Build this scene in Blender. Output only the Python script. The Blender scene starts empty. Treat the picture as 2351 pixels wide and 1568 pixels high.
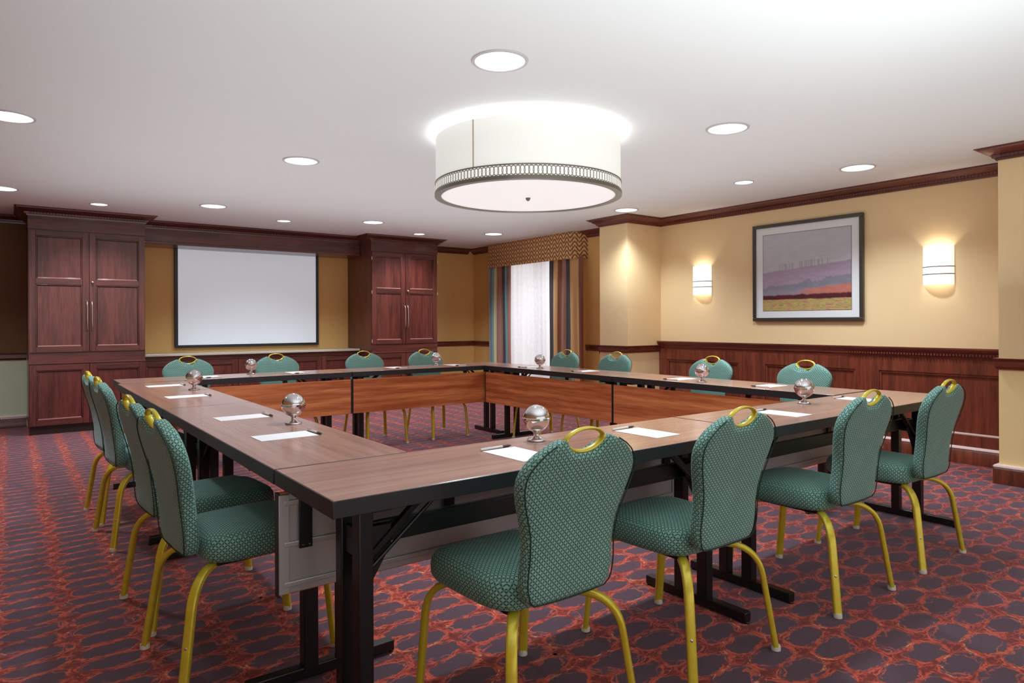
import bpy, bmesh, math, random
from mathutils import Vector, Matrix
random.seed(7)
PI = math.pi
scn = bpy.context.scene
COL = scn.collection
CAM_H, H = 1.18, 2.43

# ------------------------------------------------------------------ node helper
class NT:
    def __init__(s, name):
        s.m = bpy.data.materials.new(name); s.m.use_nodes = True
        s.t = s.m.node_tree; s.t.nodes.clear()
        s.out = s.t.nodes.new('ShaderNodeOutputMaterial')
    def n(s, typ, **kw):
        nd = s.t.nodes.new(typ)
        for k, v in kw.items(): setattr(nd, k, v)
        return nd
    def put(s, sock, v):
        if isinstance(v, bpy.types.NodeSocket): s.t.links.new(v, sock)
        elif v is not None:
            if isinstance(v, (tuple, list)) and len(v) == 3 and sock.type == 'RGBA': v = (*v, 1)
            sock.default_value = v
    def math(s, op, a, b=None, c=None, clamp=False):
        nd = s.n('ShaderNodeMath', operation=op, use_clamp=clamp)
        s.put(nd.inputs[0], a)
        if b is not None: s.put(nd.inputs[1], b)
        if c is not None: s.put(nd.inputs[2], c)
        return nd.outputs[0]
    def vmath(s, op, a, b=None):
        nd = s.n('ShaderNodeVectorMath', operation=op)
        s.put(nd.inputs[0], a)
        if b is not None: s.put(nd.inputs[1], b)
        return nd.outputs[0]
    def sep(s, v):
        nd = s.n('ShaderNodeSeparateXYZ'); s.put(nd.inputs[0], v); return nd.outputs
    def comb(s, x, y, z):
        nd = s.n('ShaderNodeCombineXYZ')
        for i, q in enumerate((x, y, z)): s.put(nd.inputs[i], q)
        return nd.outputs[0]
    def mix(s, f, a, b, blend='MIX'):
        nd = s.n('ShaderNodeMix', data_type='RGBA', blend_type=blend)
        s.put(nd.inputs[0], f); s.put(nd.inputs[6], a); s.put(nd.inputs[7], b)
        return nd.outputs[2]
    def noise(s, vec, scale, detail=2.0, rough=0.5):
        nd = s.n('ShaderNodeTexNoise'); s.put(nd.inputs['Vector'], vec)
        nd.inputs['Scale'].default_value = scale; nd.inputs['Detail'].default_value = detail
        nd.inputs['Roughness'].default_value = rough
        return nd.outputs['Fac']
    def step(s, v, a, b):
        nd = s.n('ShaderNodeMapRange', interpolation_type='SMOOTHSTEP'); s.put(nd.inputs[0], v)
        s.put(nd.inputs[1], a); s.put(nd.inputs[2], b)
        return nd.outputs[0]
    def ramp(s, v, stops, mode='LINEAR'):
        nd = s.n('ShaderNodeValToRGB'); nd.color_ramp.interpolation = mode
        el = nd.color_ramp.elements
        while len(el) < len(stops): el.new(0.5)
        for e, (p, c) in zip(el, stops): e.position = p; e.color = (*c, 1)
        s.put(nd.inputs[0], v); return nd.outputs[0]
    def pos(s): return s.n('ShaderNodeNewGeometry').outputs['Position']
    def obj(s): return s.n('ShaderNodeTexCoord').outputs['Object']
    def uv(s): return s.n('ShaderNodeTexCoord').outputs['UV']
    def bump(s, h, strength=0.2, dist=0.002):
        nd = s.n('ShaderNodeBump'); nd.inputs['Strength'].default_value = strength
        nd.inputs['Distance'].default_value = dist; s.put(nd.inputs['Height'], h)
        return nd.outputs[0]
    def bsdf(s, color, rough=0.5, metal=0.0, spec=None, coat=0.0, coat_rough=0.1, sheen=0.0, sheen_tint=(1, 1, 1), sheen_rough=.4,
             normal=None, emit=None, emit_s=0.0, trans=0.0, alpha=None):
        b = s.n('ShaderNodeBsdfPrincipled')
        s.put(b.inputs['Base Color'], color); s.put(b.inputs['Roughness'], rough); s.put(b.inputs['Metallic'], metal)
        if spec is not None: s.put(b.inputs['Specular IOR Level'], spec)
        b.inputs['Coat Weight'].default_value = coat; b.inputs['Coat Roughness'].default_value = coat_rough
        if sheen:
            b.inputs['Sheen Weight'].default_value = sheen; b.inputs['Sheen Tint'].default_value = (*sheen_tint, 1)
            b.inputs['Sheen Roughness'].default_value = sheen_rough
        if normal is not None: s.put(b.inputs['Normal'], normal)
        if emit is not None:
            s.put(b.inputs['Emission Color'], emit); s.put(b.inputs['Emission Strength'], emit_s)
        b.inputs['Transmission Weight'].default_value = trans
        if alpha is not None: s.put(b.inputs['Alpha'], alpha)
        s.t.links.new(b.outputs[0], s.out.inputs[0])
        return s.m

def srgb(r, g, b):
    f = lambda c: c / 12.92 if c <= 0.04045 else ((c + 0.055) / 1.055) ** 2.4
    return tuple(f(c / 255) for c in (r, g, b))

def plain(name, col, rough=0.5, var=0.06, scale=6.0, **kw):
    k = NT(name); p = k.obj()
    f = k.noise(p, scale, 3)
    c = k.mix(f, tuple(x * (1 - var) for x in col), tuple(min(1, x * (1 + var)) for x in col))
    return k.bsdf(c, rough, **kw)

def wood(name, dark, light, axis, freq=26.0, stretch=0.06, rough=0.35, coat=0.25, coat_rough=0.15, wave=0.35, lo=.33, hi=.68):
    k = NT(name); x, y, z = k.sep(k.obj())
    rnd = k.n('ShaderNodeObjectInfo').outputs['Random']
    q = [x, y, z]
    for i in range(3):
        q[i] = k.math('MULTIPLY', q[i], stretch if i == axis else 1.0)
    q[axis] = k.math('ADD', q[axis], k.math('MULTIPLY', rnd, 7.0))
    v = k.comb(*q)
    f1 = k.noise(v, freq, 4, 0.6); f2 = k.noise(v, freq * 4.5, 3, 0.6)
    f3 = k.noise(v, freq * .28, 2, 0.5)
    f = k.math('ADD', k.math('MULTIPLY', f1, .5), k.math('ADD', k.math('MULTIPLY', f2, .25), k.math('MULTIPLY', f3, .25)))
    f = k.step(f, lo, hi)
    c = k.mix(f, dark, light)
    return k.bsdf(c, rough, coat=coat, coat_rough=coat_rough)

M = {}
def wallpaper(name, c):
    k = NT(name); p = k.obj()
    f = k.noise(p, 2.0, 3); g = k.noise(p, 180.0, 2)
    col = k.mix(f, tuple(x * .96 for x in c), tuple(min(1, x * 1.04) for x in c))
    return k.bsdf(col, .62, normal=k.bump(g, .08, .001))
M['amber'] = wallpaper('amber_wall_paint', srgb(233, 204, 156))
M['amber_low'] = wallpaper('pale_amber_paint', srgb(248, 222, 160))
M['ochre'] = wallpaper('ochre_wall_paint', srgb(230, 184, 114))
M['ochre_shade'] = wallpaper('ochre_wall_painted_shade', srgb(112, 78, 38))  # shadow on the far-left wall, painted in as a darker brown
M['sage'] = wallpaper('pale_sage_paint', srgb(204, 218, 188))
M['ceiling'] = plain('ceiling_paint', srgb(230, 234, 236), .8, .015, 1.5)
M['cab_v'] = wood('cherry_cabinet_vertical', srgb(66, 27, 24), srgb(118, 56, 48), 2, 30, .08, .3, .35, .14)
M['cab_x'] = wood('cherry_trim_along_x', srgb(62, 28, 24), srgb(110, 54, 46), 0, 30, .06, .3, .35, .14)
M['cab_y'] = wood('cherry_trim_along_y', srgb(74, 30, 24), srgb(128, 60, 46), 1, 30, .06, .3, .35, .14)
M['wains'] = wood('cherry_wainscot', srgb(84, 36, 24), srgb(136, 66, 46), 2, 26, .08, .32, .3, .16)
M['bead'] = plain('bead_wood_painted_highlight', srgb(232, 208, 204), .18, .05, coat=.5)  # white highlight along the beads is painted into this base colour
M['bead_highlight'] = plain('cherry_bead_painted_highlight', srgb(176, 122, 114), .2, .05, coat=.5)  # lower door beads: catch-light painted in as a lighter cherry
M['dark'] = plain('dark_kick_and_groove_shade', srgb(40, 22, 20), .6)  # toe kicks, and the painted groove shade on the doors
M['top'] = wood('walnut_laminate_top', srgb(146, 100, 86), srgb(204, 154, 132), 0, 22, .04, .26, .4, .16, lo=.25, hi=.8)
M['panel'] = wood('orange_walnut_panel', srgb(164, 84, 44), srgb(226, 142, 90), 0, 24, .05, .32, .15, .2, lo=.36, hi=.64)
M['black'] = plain('black_edge_band', srgb(38, 39, 43), .38)
M['blackm'] = plain('black_powder_coat', srgb(20, 20, 22), .36)
M['alu'] = plain('brushed_aluminium', srgb(190, 193, 196), .36, metal=.3)
M['steel'] = plain('bright_steel', srgb(205, 203, 200), .25, metal=.9)
M['nickel'] = plain('satin_nickel', srgb(205, 185, 172), .28, metal=.9)
M['chrome'] = plain('polished_chrome', srgb(222, 220, 222), .05, .02, metal=1.0)
M['paper'] = plain('white_paper', srgb(246, 246, 246), .7, .01)
M['pen_w'] = plain('white_pen_barrel', srgb(226, 224, 222), .3)
M['pen_k'] = plain('grey_pen_grip', srgb(70, 72, 80), .4)
M['glide'] = plain('clear_plastic_glide', srgb(216, 214, 204), .25)
M['trimw'] = plain('white_trim_metal', srgb(240, 240, 242), .4)
M['ring'] = plain('grey_trim_ring', srgb(196, 194, 196), .4)
M['tan'] = plain('tan_seam_tape', srgb(176, 160, 130), .6)
M['gran'] = plain('speckled_stone_top', srgb(196, 188, 168), .25, .35, 120)
M['screen'] = plain('white_screen_added_glow', srgb(206, 212, 220), .85, .01, emit=srgb(220, 226, 236), emit_s=.33)  # slight emission added to brighten the screen evenly
M['bronze'] = plain('dark_bronze_metal', srgb(120, 114, 104), .35, metal=.7)
M['glass'] = None

def gold():
    k = NT('gold_painted_metal'); f = k.noise(k.obj(), 30, 2)
    c = k.mix(f, srgb(204, 182, 38), srgb(232, 214, 72))
    return k.bsdf(c, .3, .3, coat=.3, coat_rough=.15)
M['gold'] = gold()

def fabric():
    k = NT('teal_star_weave_fabric')
    u, v, _ = k.sep(k.uv())
    S = 1 / .0165
    a = k.math('MULTIPLY', u, S); b = k.math('MULTIPLY', v, S)
    def star(da, db, size, p):
        fa = k.math('ABSOLUTE', k.math('SUBTRACT', k.math('FRACT', k.math('ADD', a, da)), .5))
        fb = k.math('ABSOLUTE', k.math('SUBTRACT', k.math('FRACT', k.math('ADD', b, db)), .5))
        r = k.math('ADD', k.math('POWER', fa, p), k.math('POWER', fb, p))
        lim = size ** p
        return k.math('SUBTRACT', 1.0, k.step(r, lim * .8, lim * 1.15))
    s1 = star(0, 0, .50, .66); s2 = star(.5, .5, .50, .66)
    s3 = star(.5, 0, .16, 1.6); s4 = star(0, .5, .16, 1.6)
    st = k.math('MAXIMUM', s1, s2); dt = k.math('MAXIMUM', s3, s4)
    w = k.noise(k.uv(), 900, 2); w2 = k.noise(k.uv(), 14, 2)
    base = k.mix(w, srgb(14, 65, 62), srgb(36, 96, 90))
    c = k.mix(k.math('MULTIPLY', dt, .5), base, srgb(104, 150, 132))
    c = k.mix(k.math('MULTIPLY', st, .9), c, srgb(168, 210, 196))
    c = k.mix(k.math('MULTIPLY', w2, .35), c, srgb(44, 100, 98))
    return k.bsdf(c, .75, spec=.25, sheen=.3, sheen_tint=(.8, .97, 1), normal=k.bump(st, .25, .0012))
M['fabric'] = fabric()
M['piping'] = plain('dark_green_piping', srgb(36, 62, 54), .8)
M['pan'] = plain('black_seat_pan', srgb(24, 24, 24), .7)

def carpet():
    k = NT('patterned_carpet'); p = k.pos()
    x, y, z = k.sep(p)
    n1 = k.n('ShaderNodeTexNoise'); k.put(n1.inputs['Vector'], p); n1.inputs['Scale'].default_value = 7.0; n1.inputs['Detail'].default_value = 2
    w = k.sep(n1.outputs['Color'])
    n2 = k.n('ShaderNodeTexNoise'); k.put(n2.inputs['Vector'], p); n2.inputs['Scale'].default_value = 26.0; n2.inputs['Detail'].default_value = 3
    w2 = k.sep(n2.outputs['Color'])
    def lat(ax, ay, bx, by):
        xx = k.math('ADD', x, k.math('ADD', k.math('MULTIPLY', k.math('SUBTRACT', w[0], .5), ax), k.math('MULTIPLY', k.math('SUBTRACT', w2[0], .5), bx)))
        yy = k.math('ADD', y, k.math('ADD', k.math('MULTIPLY', k.math('SUBTRACT', w[1], .5), ay), k.math('MULTIPLY', k.math('SUBTRACT', w2[1], .5), by)))
        u = k.math('DIVIDE', k.math('SUBTRACT', xx, 2.62), .2325)
        v = k.math('DIVIDE', k.math('SUBTRACT', k.math('SUBTRACT', yy, 1.150), k.math('MULTIPLY', k.math('SUBTRACT', xx, 2.62), .05)), .113)
        fu = k.math('SUBTRACT', k.math('FRACT', k.math('ADD', u, .5)), .5)
        fv = k.math('SUBTRACT', k.math('FRACT', k.math('ADD', v, .5)), .5)
        r = k.math('SQRT', k.math('ADD', k.math('POWER', k.math('DIVIDE', k.math('ABSOLUTE', fu), .475), 2.5),
                                  k.math('POWER', k.math('DIVIDE', k.math('ABSOLUTE', fv), .485), 2.5)))
        return r
    r1 = lat(.13, .065, .05, .04); r2 = lat(-.16, .09, .07, -.06); r3 = lat(.13, -.11, -.08, .05)
    def line(r, at, wd):
        return k.math('SUBTRACT', 1.0, k.step(k.math('ABSOLUTE', k.math('SUBTRACT', r, at)), wd * .35, wd))
    l1 = line(r1, .97, .10); l2 = line(r2, .95, .08); l3 = line(r3, 1.0, .075); l4 = line(r2, 1.2, .07)
    cell = k.math('SUBTRACT', 1.0, k.step(r1, .76, 1.06))
    fib = k.noise(p, 420, 2); bl = k.noise(p, 5.0, 2)
    plum = k.mix(fib, srgb(54, 44, 54), srgb(102, 86, 98))
    bg = k.mix(k.noise(p, 60, 3), srgb(88, 34, 32), srgb(142, 58, 48))
    c = k.mix(k.math('MULTIPLY', cell, k.math('ADD', .72, k.math('MULTIPLY', k.noise(p, 11, 2), .3))), bg, plum)
    red = k.mix(bl, srgb(226, 78, 70), srgb(228, 114, 70))
    li = k.math('MAXIMUM', k.math('MAXIMUM', l1, k.math('MULTIPLY', l2, .8)), k.math('MAXIMUM', k.math('MULTIPLY', l3, .65), k.math('MULTIPLY', l4, .6)))
    li = k.math('MULTIPLY', li, k.step(k.noise(p, 22, 2), .3, .58))
    c = k.mix(k.math('MULTIPLY', li, .78), c, red)
    gl = k.math('MULTIPLY', k.math('MULTIPLY', l3, l2), k.step(k.noise(p, 9, 1), .5, .62))
    c = k.mix(k.math('MULTIPLY', gl, .6), c, srgb(232, 196, 150))
    return k.bsdf(c, .9, spec=.2, sheen=.75, sheen_rough=.26, sheen_tint=(.80, .72, 1.0), normal=k.bump(fib, .35, .004))
M['carpet'] = carpet()

def drape_stripes(name, cols, offset):
    k = NT(name); u, v, _ = k.sep(k.uv())
    n = len(cols)
    f = k.math('FRACT', k.math('ADD', u, offset))
    stops = [(i / n, c) for i, c in enumerate(cols)]
    c = k.ramp(f, stops, 'CONSTANT')
    g = k.noise(k.uv(), 300, 2)
    return k.bsdf(k.mix(k.math('MULTIPLY', g, .2), c, (.02, .02, .02)), .6, sheen=.2)
TE, CR, RO_, BR, DK, BG, GY = srgb(124, 160, 164), srgb(230, 216, 166), srgb(172, 122, 108), srgb(138, 80, 50), srgb(72, 72, 74), srgb(218, 172, 114), srgb(150, 154, 156)
M['drape_l'] = drape_stripes('striped_drape_left', [GY, TE, CR, RO_, RO_, DK, TE, RO_], 0)
M['drape_r'] = drape_stripes('striped_drape_right', [DK, BG, BR, RO_, DK, BG, BG, BR], 0)

def valance_mat():
    k = NT('ikat_valance_fabric'); u, v, _ = k.sep(k.uv())
    a = k.math('MULTIPLY', u, 1 / .13)
    tri = k.math('ABSOLUTE', k.math('SUBTRACT', k.math('FRACT', a), .5))
    zig = k.math('ADD', k.math('MULTIPLY', v, 1 / .06), k.math('MULTIPLY', tri, 2.6))
    zig = k.math('ADD', zig, k.math('MULTIPLY', k.noise(k.uv(), 60, 2), .5))
    f = k.math('ABSOLUTE', k.math('SUBTRACT', k.math('FRACT', zig), .5))
    s = k.step(f, .16, .27)
    c = k.mix(s, srgb(134, 76, 50), srgb(226, 186, 124))
    d = k.step(k.math('ABSOLUTE', k.math('SUBTRACT', tri, .25)), .02, .08)
    c = k.mix(k.math('MULTIPLY', k.math('SUBTRACT', 1.0, d), .55), c, srgb(92, 44, 30))
    return k.bsdf(c, .75, sheen=.2)
M['valance'] = valance_mat()

def sheer_mat():
    k = NT('sheer_white_voile')
    d = k.n('ShaderNodeBsdfDiffuse'); d.inputs[0].default_value = (.82, .82, .86, 1)
    t = k.n('ShaderNodeBsdfTranslucent'); t.inputs[0].default_value = (.9, .9, .95, 1)
    tr = k.n('ShaderNodeBsdfTransparent')
    m1 = k.n('ShaderNodeMixShader'); m1.inputs[0].default_value = .6
    k.t.links.new(d.outputs[0], m1.inputs[1]); k.t.links.new(t.outputs[0], m1.inputs[2])
    m2 = k.n('ShaderNodeMixShader')
    g = k.noise(k.uv(), 30, 2)
    k.put(m2.inputs[0], k.math('MULTIPLY', g, .22))
    k.t.links.new(m1.outputs[0], m2.inputs[1]); k.t.links.new(tr.outputs[0], m2.inputs[2])
    k.t.links.new(m2.outputs[0], k.out.inputs[0]); return k.m
M['sheer'] = sheer_mat()

def glass_mat():
    k = NT('window_glass')
    a = k.n('ShaderNodeBsdfTransparent'); b = k.n('ShaderNodeBsdfGlossy'); b.inputs['Roughness'].default_value = .02
    m = k.n('ShaderNodeMixShader'); m.inputs[0].default_value = .06
    k.t.links.new(a.outputs[0], m.inputs[1]); k.t.links.new(b.outputs[0], m.inputs[2]); k.t.links.new(m.outputs[0], k.out.inputs[0])
    return k.m
M['glass'] = glass_mat()

def emis(name, col, s, rough=.6):
    k = NT(name); f = k.noise(k.obj(), 4, 2)
    c = k.mix(f, tuple(x * .97 for x in col), col)
    return k.bsdf(c, rough, emit=c, emit_s=s)
M['lens'] = emis('lit_downlight_lens', (1, .98, .96), 2.2)
M['drumshade'] = emis('lit_drum_fabric', srgb(238, 240, 236), .27)
M['drumdisc'] = emis('lit_drum_diffuser', srgb(240, 238, 238), .31)
M['sconce'] = emis('lit_sconce_glass', (.98, .98, 1.0), .58)

def band_mat():
    k = NT('lattice_band'); u, v, _ = k.sep(k.uv())
    a = k.math('SUBTRACT', k.math('FRACT', k.math('MULTIPLY', u, 1 / .052)), .5)
    b = k.math('SUBTRACT', v, .5)
    def ring(sh):
        aa = k.math('SUBTRACT', k.math('FRACT', k.math('ADD', k.math('MULTIPLY', u, 1 / .052), sh)), .5)
        r = k.math('SQRT', k.math('ADD', k.math('POWER', k.math('DIVIDE', k.math('ABSOLUTE', aa), .36), 2), k.math('POWER', k.math('DIVIDE', k.math('ABSOLUTE', b), .5), 2)))
        return k.math('SUBTRACT', 1.0, k.step(k.math('ABSOLUTE', k.math('SUBTRACT', r, .88)), .07, .17))
    f = k.math('MAXIMUM', ring(0), ring(.5))
    c = k.mix(f, srgb(238, 238, 234), srgb(110, 106, 98))
    return k.bsdf(c, .5, emit=c, emit_s=.35)
M['band'] = band_mat()

def painting():
    k = NT('landscape_watercolour'); u, v, _ = k.sep(k.uv())
    uu = k.comb(u, 0, 0)
    def ridge(base, slope, amp, sc, seed):
        nz = k.noise(k.comb(k.math('ADD', u, seed), seed, 0), sc, 3, .6)
        return k.math('ADD', k.math('ADD', base, k.math('MULTIPLY', u, slope)), k.math('MULTIPLY', k.math('SUBTRACT', nz, .5), amp))
    def below(h, soft): return k.math('SUBTRACT', 1.0, k.step(v, k.math('SUBTRACT', h, soft), k.math('ADD', h, soft)))
    wash = k.noise(k.comb(k.math('MULTIPLY', u, 3), k.math('MULTIPLY', v, 7), 0), 3, 4)
    c = k.mix(wash, srgb(172, 172, 182), srgb(196, 196, 202))
    row = k.math('MULTIPLY', k.step(k.noise(k.comb(k.math('MULTIPLY', u, 34), 3, 0), 1.6, 1), .5, .56), k.math('MULTIPLY', k.step(u, .16, .2), k.math('SUBTRACT', 1.0, k.step(u, .76, .8))))
    treetop = k.math('MULTIPLY', row, below(ridge(.585, .08, .035, 30, 2), .008))
    c = k.mix(k.math('MULTIPLY', treetop, .5), c, srgb(140, 136, 146))
    hill = below(ridge(.50, .10, .03, 3, 5), .008)
    c = k.mix(hill, c, k.mix(wash, srgb(150, 128, 152), srgb(176, 160, 178)))
    mid = below(ridge(.30, .13, .24, 7, 9), .012)
    c = k.mix(mid, c, k.mix(wash, srgb(112, 108, 126), srgb(146, 146, 158)))
    mist = k.math('MULTIPLY', below(ridge(.25, .03, .05, 3, 1), .05), 1.0)
    c = k.mix(k.math('MULTIPLY', mist, .8), c, srgb(150, 140, 156))
    bush = k.math('MULTIPLY', below(ridge(.22, .10, .05, 14, 12), .012), k.step(u, .34, .6))
    c = k.mix(bush, c, k.mix(wash, srgb(168, 88, 74), srgb(206, 140, 124)))
    dk = below(ridge(.20, .01, .05, 12, 15), .012)
    c = k.mix(dk, c, k.mix(k.noise(k.comb(k.math('MULTIPLY', u, 5), v, 0), 4, 3), srgb(28, 18, 34), srgb(110, 34, 40)))
    field = below(ridge(.145, .0, .03, 5, 18), .008)
    g = k.noise(k.comb(k.math('MULTIPLY', u, 5), k.math('MULTIPLY', v, 22), 0), 2.2, 4)
    fc = k.ramp(g, [(.3, srgb(110, 132, 84)), (.46, srgb(186, 168, 96)), (.56, srgb(182, 140, 108)), (.75, srgb(150, 112, 92))])
    c = k.mix(field, c, fc)
    return k.bsdf(c, .35, coat=.7, coat_rough=.04)
M['painting'] = painting()
M['mat'] = plain('white_mat_board', srgb(224, 226, 228), .5, .01, coat=.4, coat_rough=.05)
M['frame'] = plain('dark_pewter_frame', srgb(58, 52, 46), .3, coat=.4)

# ------------------------------------------------------------------ mesh helper
class MB:
    def __init__(s): s.bm = bmesh.new(); s.mats = []; s.fl = s.bm.faces.layers.int.new('flat')
    def mi(s, m):
        m = M[m] if isinstance(m, str) else m
        if m not in s.mats: s.mats.append(m)
        return s.mats.index(m)
    def box(s, x0, x1, y0, y1, z0, z1, m, bev=0.0):
        i = s.mi(m); b = s.bm
        vs = [b.verts.new((x, y, z)) for x in (x0, x1) for y in (y0, y1) for z in (z0, z1)]
        fs = [b.faces.new([vs[q] for q in f]) for f in ((0, 1, 3, 2), (4, 6, 7, 5), (0, 4, 5, 1), (2, 3, 7, 6), (0, 2, 6, 4), (1, 5, 7, 3))]
        for f in fs: f.material_index = i; f[s.fl] = 1
        if bev:
            es = list({e for f in fs for e in f.edges})
            r = bmesh.ops.bevel(b, geom=es, offset=bev, segments=2, affect='EDGES', profile=.5)
            for f in r['faces']: f.material_index = i; f[s.fl] = 0
        return s
    def rings(s, rings, m, closed=True, cap0=True, cap1=True):
        i = s.mi(m); b = s.bm
        R = [[b.verts.new(p) for p in r] for r in rings]
        n = len(R[0])
        for a, c in zip(R, R[1:]):
            for q in range(n if closed else n - 1):
                f = b.faces.new((a[q], a[(q + 1) % n], c[(q + 1) % n], c[q])); f.material_index = i
        if closed and cap0: b.faces.new(R[0][::-1]).material_index = i
        if closed and cap1: b.faces.new(R[-1]).material_index = i
        return s
    def lathe(s, prof, c, m, seg=32, cap=True):
        rr = [[(c[0] + r * math.cos(2 * PI * q / seg), c[1] + r * math.sin(2 * PI * q / seg), c[2] + z) for q in range(seg)] for r, z in prof]
        return s.rings(rr, m, True, cap, cap)
    def sweep(s, path, prof, m, up=(0, 0, 1), closed=False):
        """path: 3d points; prof: (a,b) pairs; a along side vector, b along 'normal'."""
        P = [Vector(p) for p in path]; n = len(P); rr = []
        U = Vector(up)
        for i in range(n):
            if closed: t = P[(i + 1) % n] - P[i - 1]
            else: t = P[min(i + 1, n - 1)] - P[max(i - 1, 0)]
            t.normalize()
            sd = t.cross(U)
            if sd.length < 1e-4: sd = Vector((1, 0, 0))
            sd.normalize(); nn = sd.cross(t)
            rr.append([tuple(P[i] + sd * a + nn * b) for a, b in prof])
        if closed: rr.append(rr[0])
        if closed:
            i = s.mi(m); b = s.bm
            R = [[b.verts.new(p) for p in r] for r in rr[:-1]]; R.append(R[0]); k = len(prof)
            for a, c in zip(R, R[1:]):
                for q in range(k):
                    b.faces.new((a[q], a[(q + 1) % k], c[(q + 1) % k], c[q])).material_index = i
            return s
        return s.rings(rr, m)
    def tube(s, path, r, m, seg=8, up=(0, 0, 1), closed=False):
        return s.sweep(path, [(r * math.cos(2 * PI * q / seg), r * math.sin(2 * PI * q / seg)) for q in range(seg)], m, up, closed)
    def mould(s, path, prof, m, z=0.0):
        """mitred horizontal moulding. path: xy polyline; prof: (out, dz), 'out' to the left of travel."""
        n = len(path); P = [Vector((x, y)) for x, y in path]; rr = []
        for i in range(n):
            nrm = []
            if i > 0: d = (P[i] - P[i - 1]).normalized(); nrm.append(Vector((-d.y, d.x)))
            if i < n - 1: d = (P[i + 1] - P[i]).normalized(); nrm.append(Vector((-d.y, d.x)))
            if len(nrm) == 2:
                b = (nrm[0] + nrm[1]); b = b / max(b.dot(nrm[0]), .2)
            else: b = nrm[0]
            rr.append([(P[i].x + b.x * o, P[i].y + b.y * o, z + dz) for o, dz in prof])
        return s.rings(rr, m)
    def build(s, name, parent=None, smooth=30, loc=None):
        bmesh.ops.recalc_face_normals(s.bm, faces=s.bm.faces)
        me = bpy.data.meshes.new(name); 
        uvl = s.bm.loops.layers.uv.get('UVMap')
        if uvl is None:
            uvl = s.bm.loops.layers.uv.new('UVMap')
            for f in s.bm.faces:
                n = f.normal; a = max(range(3), key=lambda q: abs(n[q]))
                for l in f.loops:
                    c = l.vert.co
                    l[uvl].uv = (c.y, c.z) if a == 0 else ((c.x, c.z) if a == 1 else (c.x, c.y))
        fl = [f[s.fl] for f in s.bm.faces]
        s.bm.to_mesh(me); s.bm.free()
        if 'flat' in me.attributes: me.attributes.remove(me.attributes['flat'])
        for m in s.mats: me.materials.append(m)
        if smooth:
            me.set_sharp_from_angle(angle=math.radians(smooth))
            me.polygons.foreach_set('use_smooth', [not q for q in fl])
        o = bpy.data.objects.new(name, me); COL.objects.link(o)
        if parent: o.parent = parent
        if loc: o.location = loc
        return o

def tag(o, label, cat, group=None):
    o['label'] = label; o['category'] = cat
    if group: o['group'] = group
    return o
def empty(name, loc=(0, 0, 0), rz=0.0):
    o = bpy.data.objects.new(name, None); COL.objects.link(o); o.location = loc; o.rotation_euler = (0, 0, rz)
    o.empty_display_size = .1
    return o
def thing(name, label, cat, loc=(0, 0, 0), rz=0.0, group=None): return tag(empty(name, loc, rz), label, cat, group)
def struct(o): o['kind'] = 'structure'; return o
def dup(o, parent=None):
    c = o.copy(); COL.objects.link(c)
    if parent: c.parent = parent; c.matrix_parent_inverse = o.matrix_parent_inverse.copy()
    for ch in list(o.children): dup(ch, c)
    return c

# ------------------------------------------------------------------ room shell
XW, YB = 6.37, 9.60          # right wall plane, back wall plane
b = MB(); b.box(-2.6, 7.2, -3.5, 10.2, -.06, 0, 'carpet'); struct(b.build('floor', smooth=0))
b = MB(); b.box(-2.6, 7.2, -3.5, 10.2, H, H + .08, 'ceiling'); struct(b.build('ceiling', smooth=0))
# back wall: ochre above, far left with painted-in shade over a sage low part
b = MB(); b.box(-2.48, .17, YB, YB + .12, .83, H, 'ochre_shade').box(-2.48, .17, YB, YB + .12, 0, .83, 'sage')
b.box(.17, 7.0, YB, YB + .12, 0, H, 'ochre'); struct(b.build('wall_back', smooth=0))
b = MB(); b.box(-2.6, -2.48, -3.5, YB + .12, 0, H, 'ochre'); struct(b.build('wall_left', smooth=0))
# window wall with an opening (y 6.95..8.65, z .35..2.15)
b = MB(); b.box(XW, XW + .12, 8.65, YB + .12, 0, H, 'ochre').box(XW, XW + .12, 5.9, 6.95, 0, H, 'ochre')
b.box(XW, XW + .12, 6.95, 8.65, 0, .35, 'ochre').box(XW, XW + .12, 6.95, 8.65, 2.15, H, 'ochre'); struct(b.build('wall_window', smooth=0))
# right wall (niche), column and pilaster
b = MB(); b.box(XW, XW + .12, 1.5, 5.9, 0, H, 'amber'); struct(b.build('wall_right', smooth=0))
CX0, CY0, CY1 = 5.79, 5.48, 5.94
b = MB(); b.box(CX0, XW, CY0, CY1, 0, H, 'amber'); struct(b.build('wall_column', smooth=0))
PX, PY = 5.75, 1.79
b = MB(); b.box(PX, XW + .12, -3.5, PY, .85, H, 'amber').box(PX, XW + .12, -3.5, PY, 0, .85, 'amber_low'); struct(b.build('wall_pilaster', smooth=0))

# crown mouldings ('out' lies to the left of the walking direction)
CROWN = [(0, -.088), (.012, -.088), (.014, -.074), (.030, -.070), (.034, -.052), (.050, -.046), (.078, -.024), (.096, -.018), (.100, -.008), (.116, -.006), (.116, 0), (0, 0)]
def dentils(b, p0, p1, out, z, m, pitch=.025):
    p0, p1 = Vector(p0), Vector(p1); d = p1 - p0; L = d.length; d.normalize(); nrm = Vector((-d.y, d.x))
    for i in range(int(L / pitch)):
        a = p0 + d * (i * pitch + .006) + nrm * out; c = a + d * (pitch * .55) + nrm * .014
        b.box(min(a.x, c.x), max(a.x, c.x), min(a.y, c.y), max(a.y, c.y), z - .016, z, m)
zc = H - .0005
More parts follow.
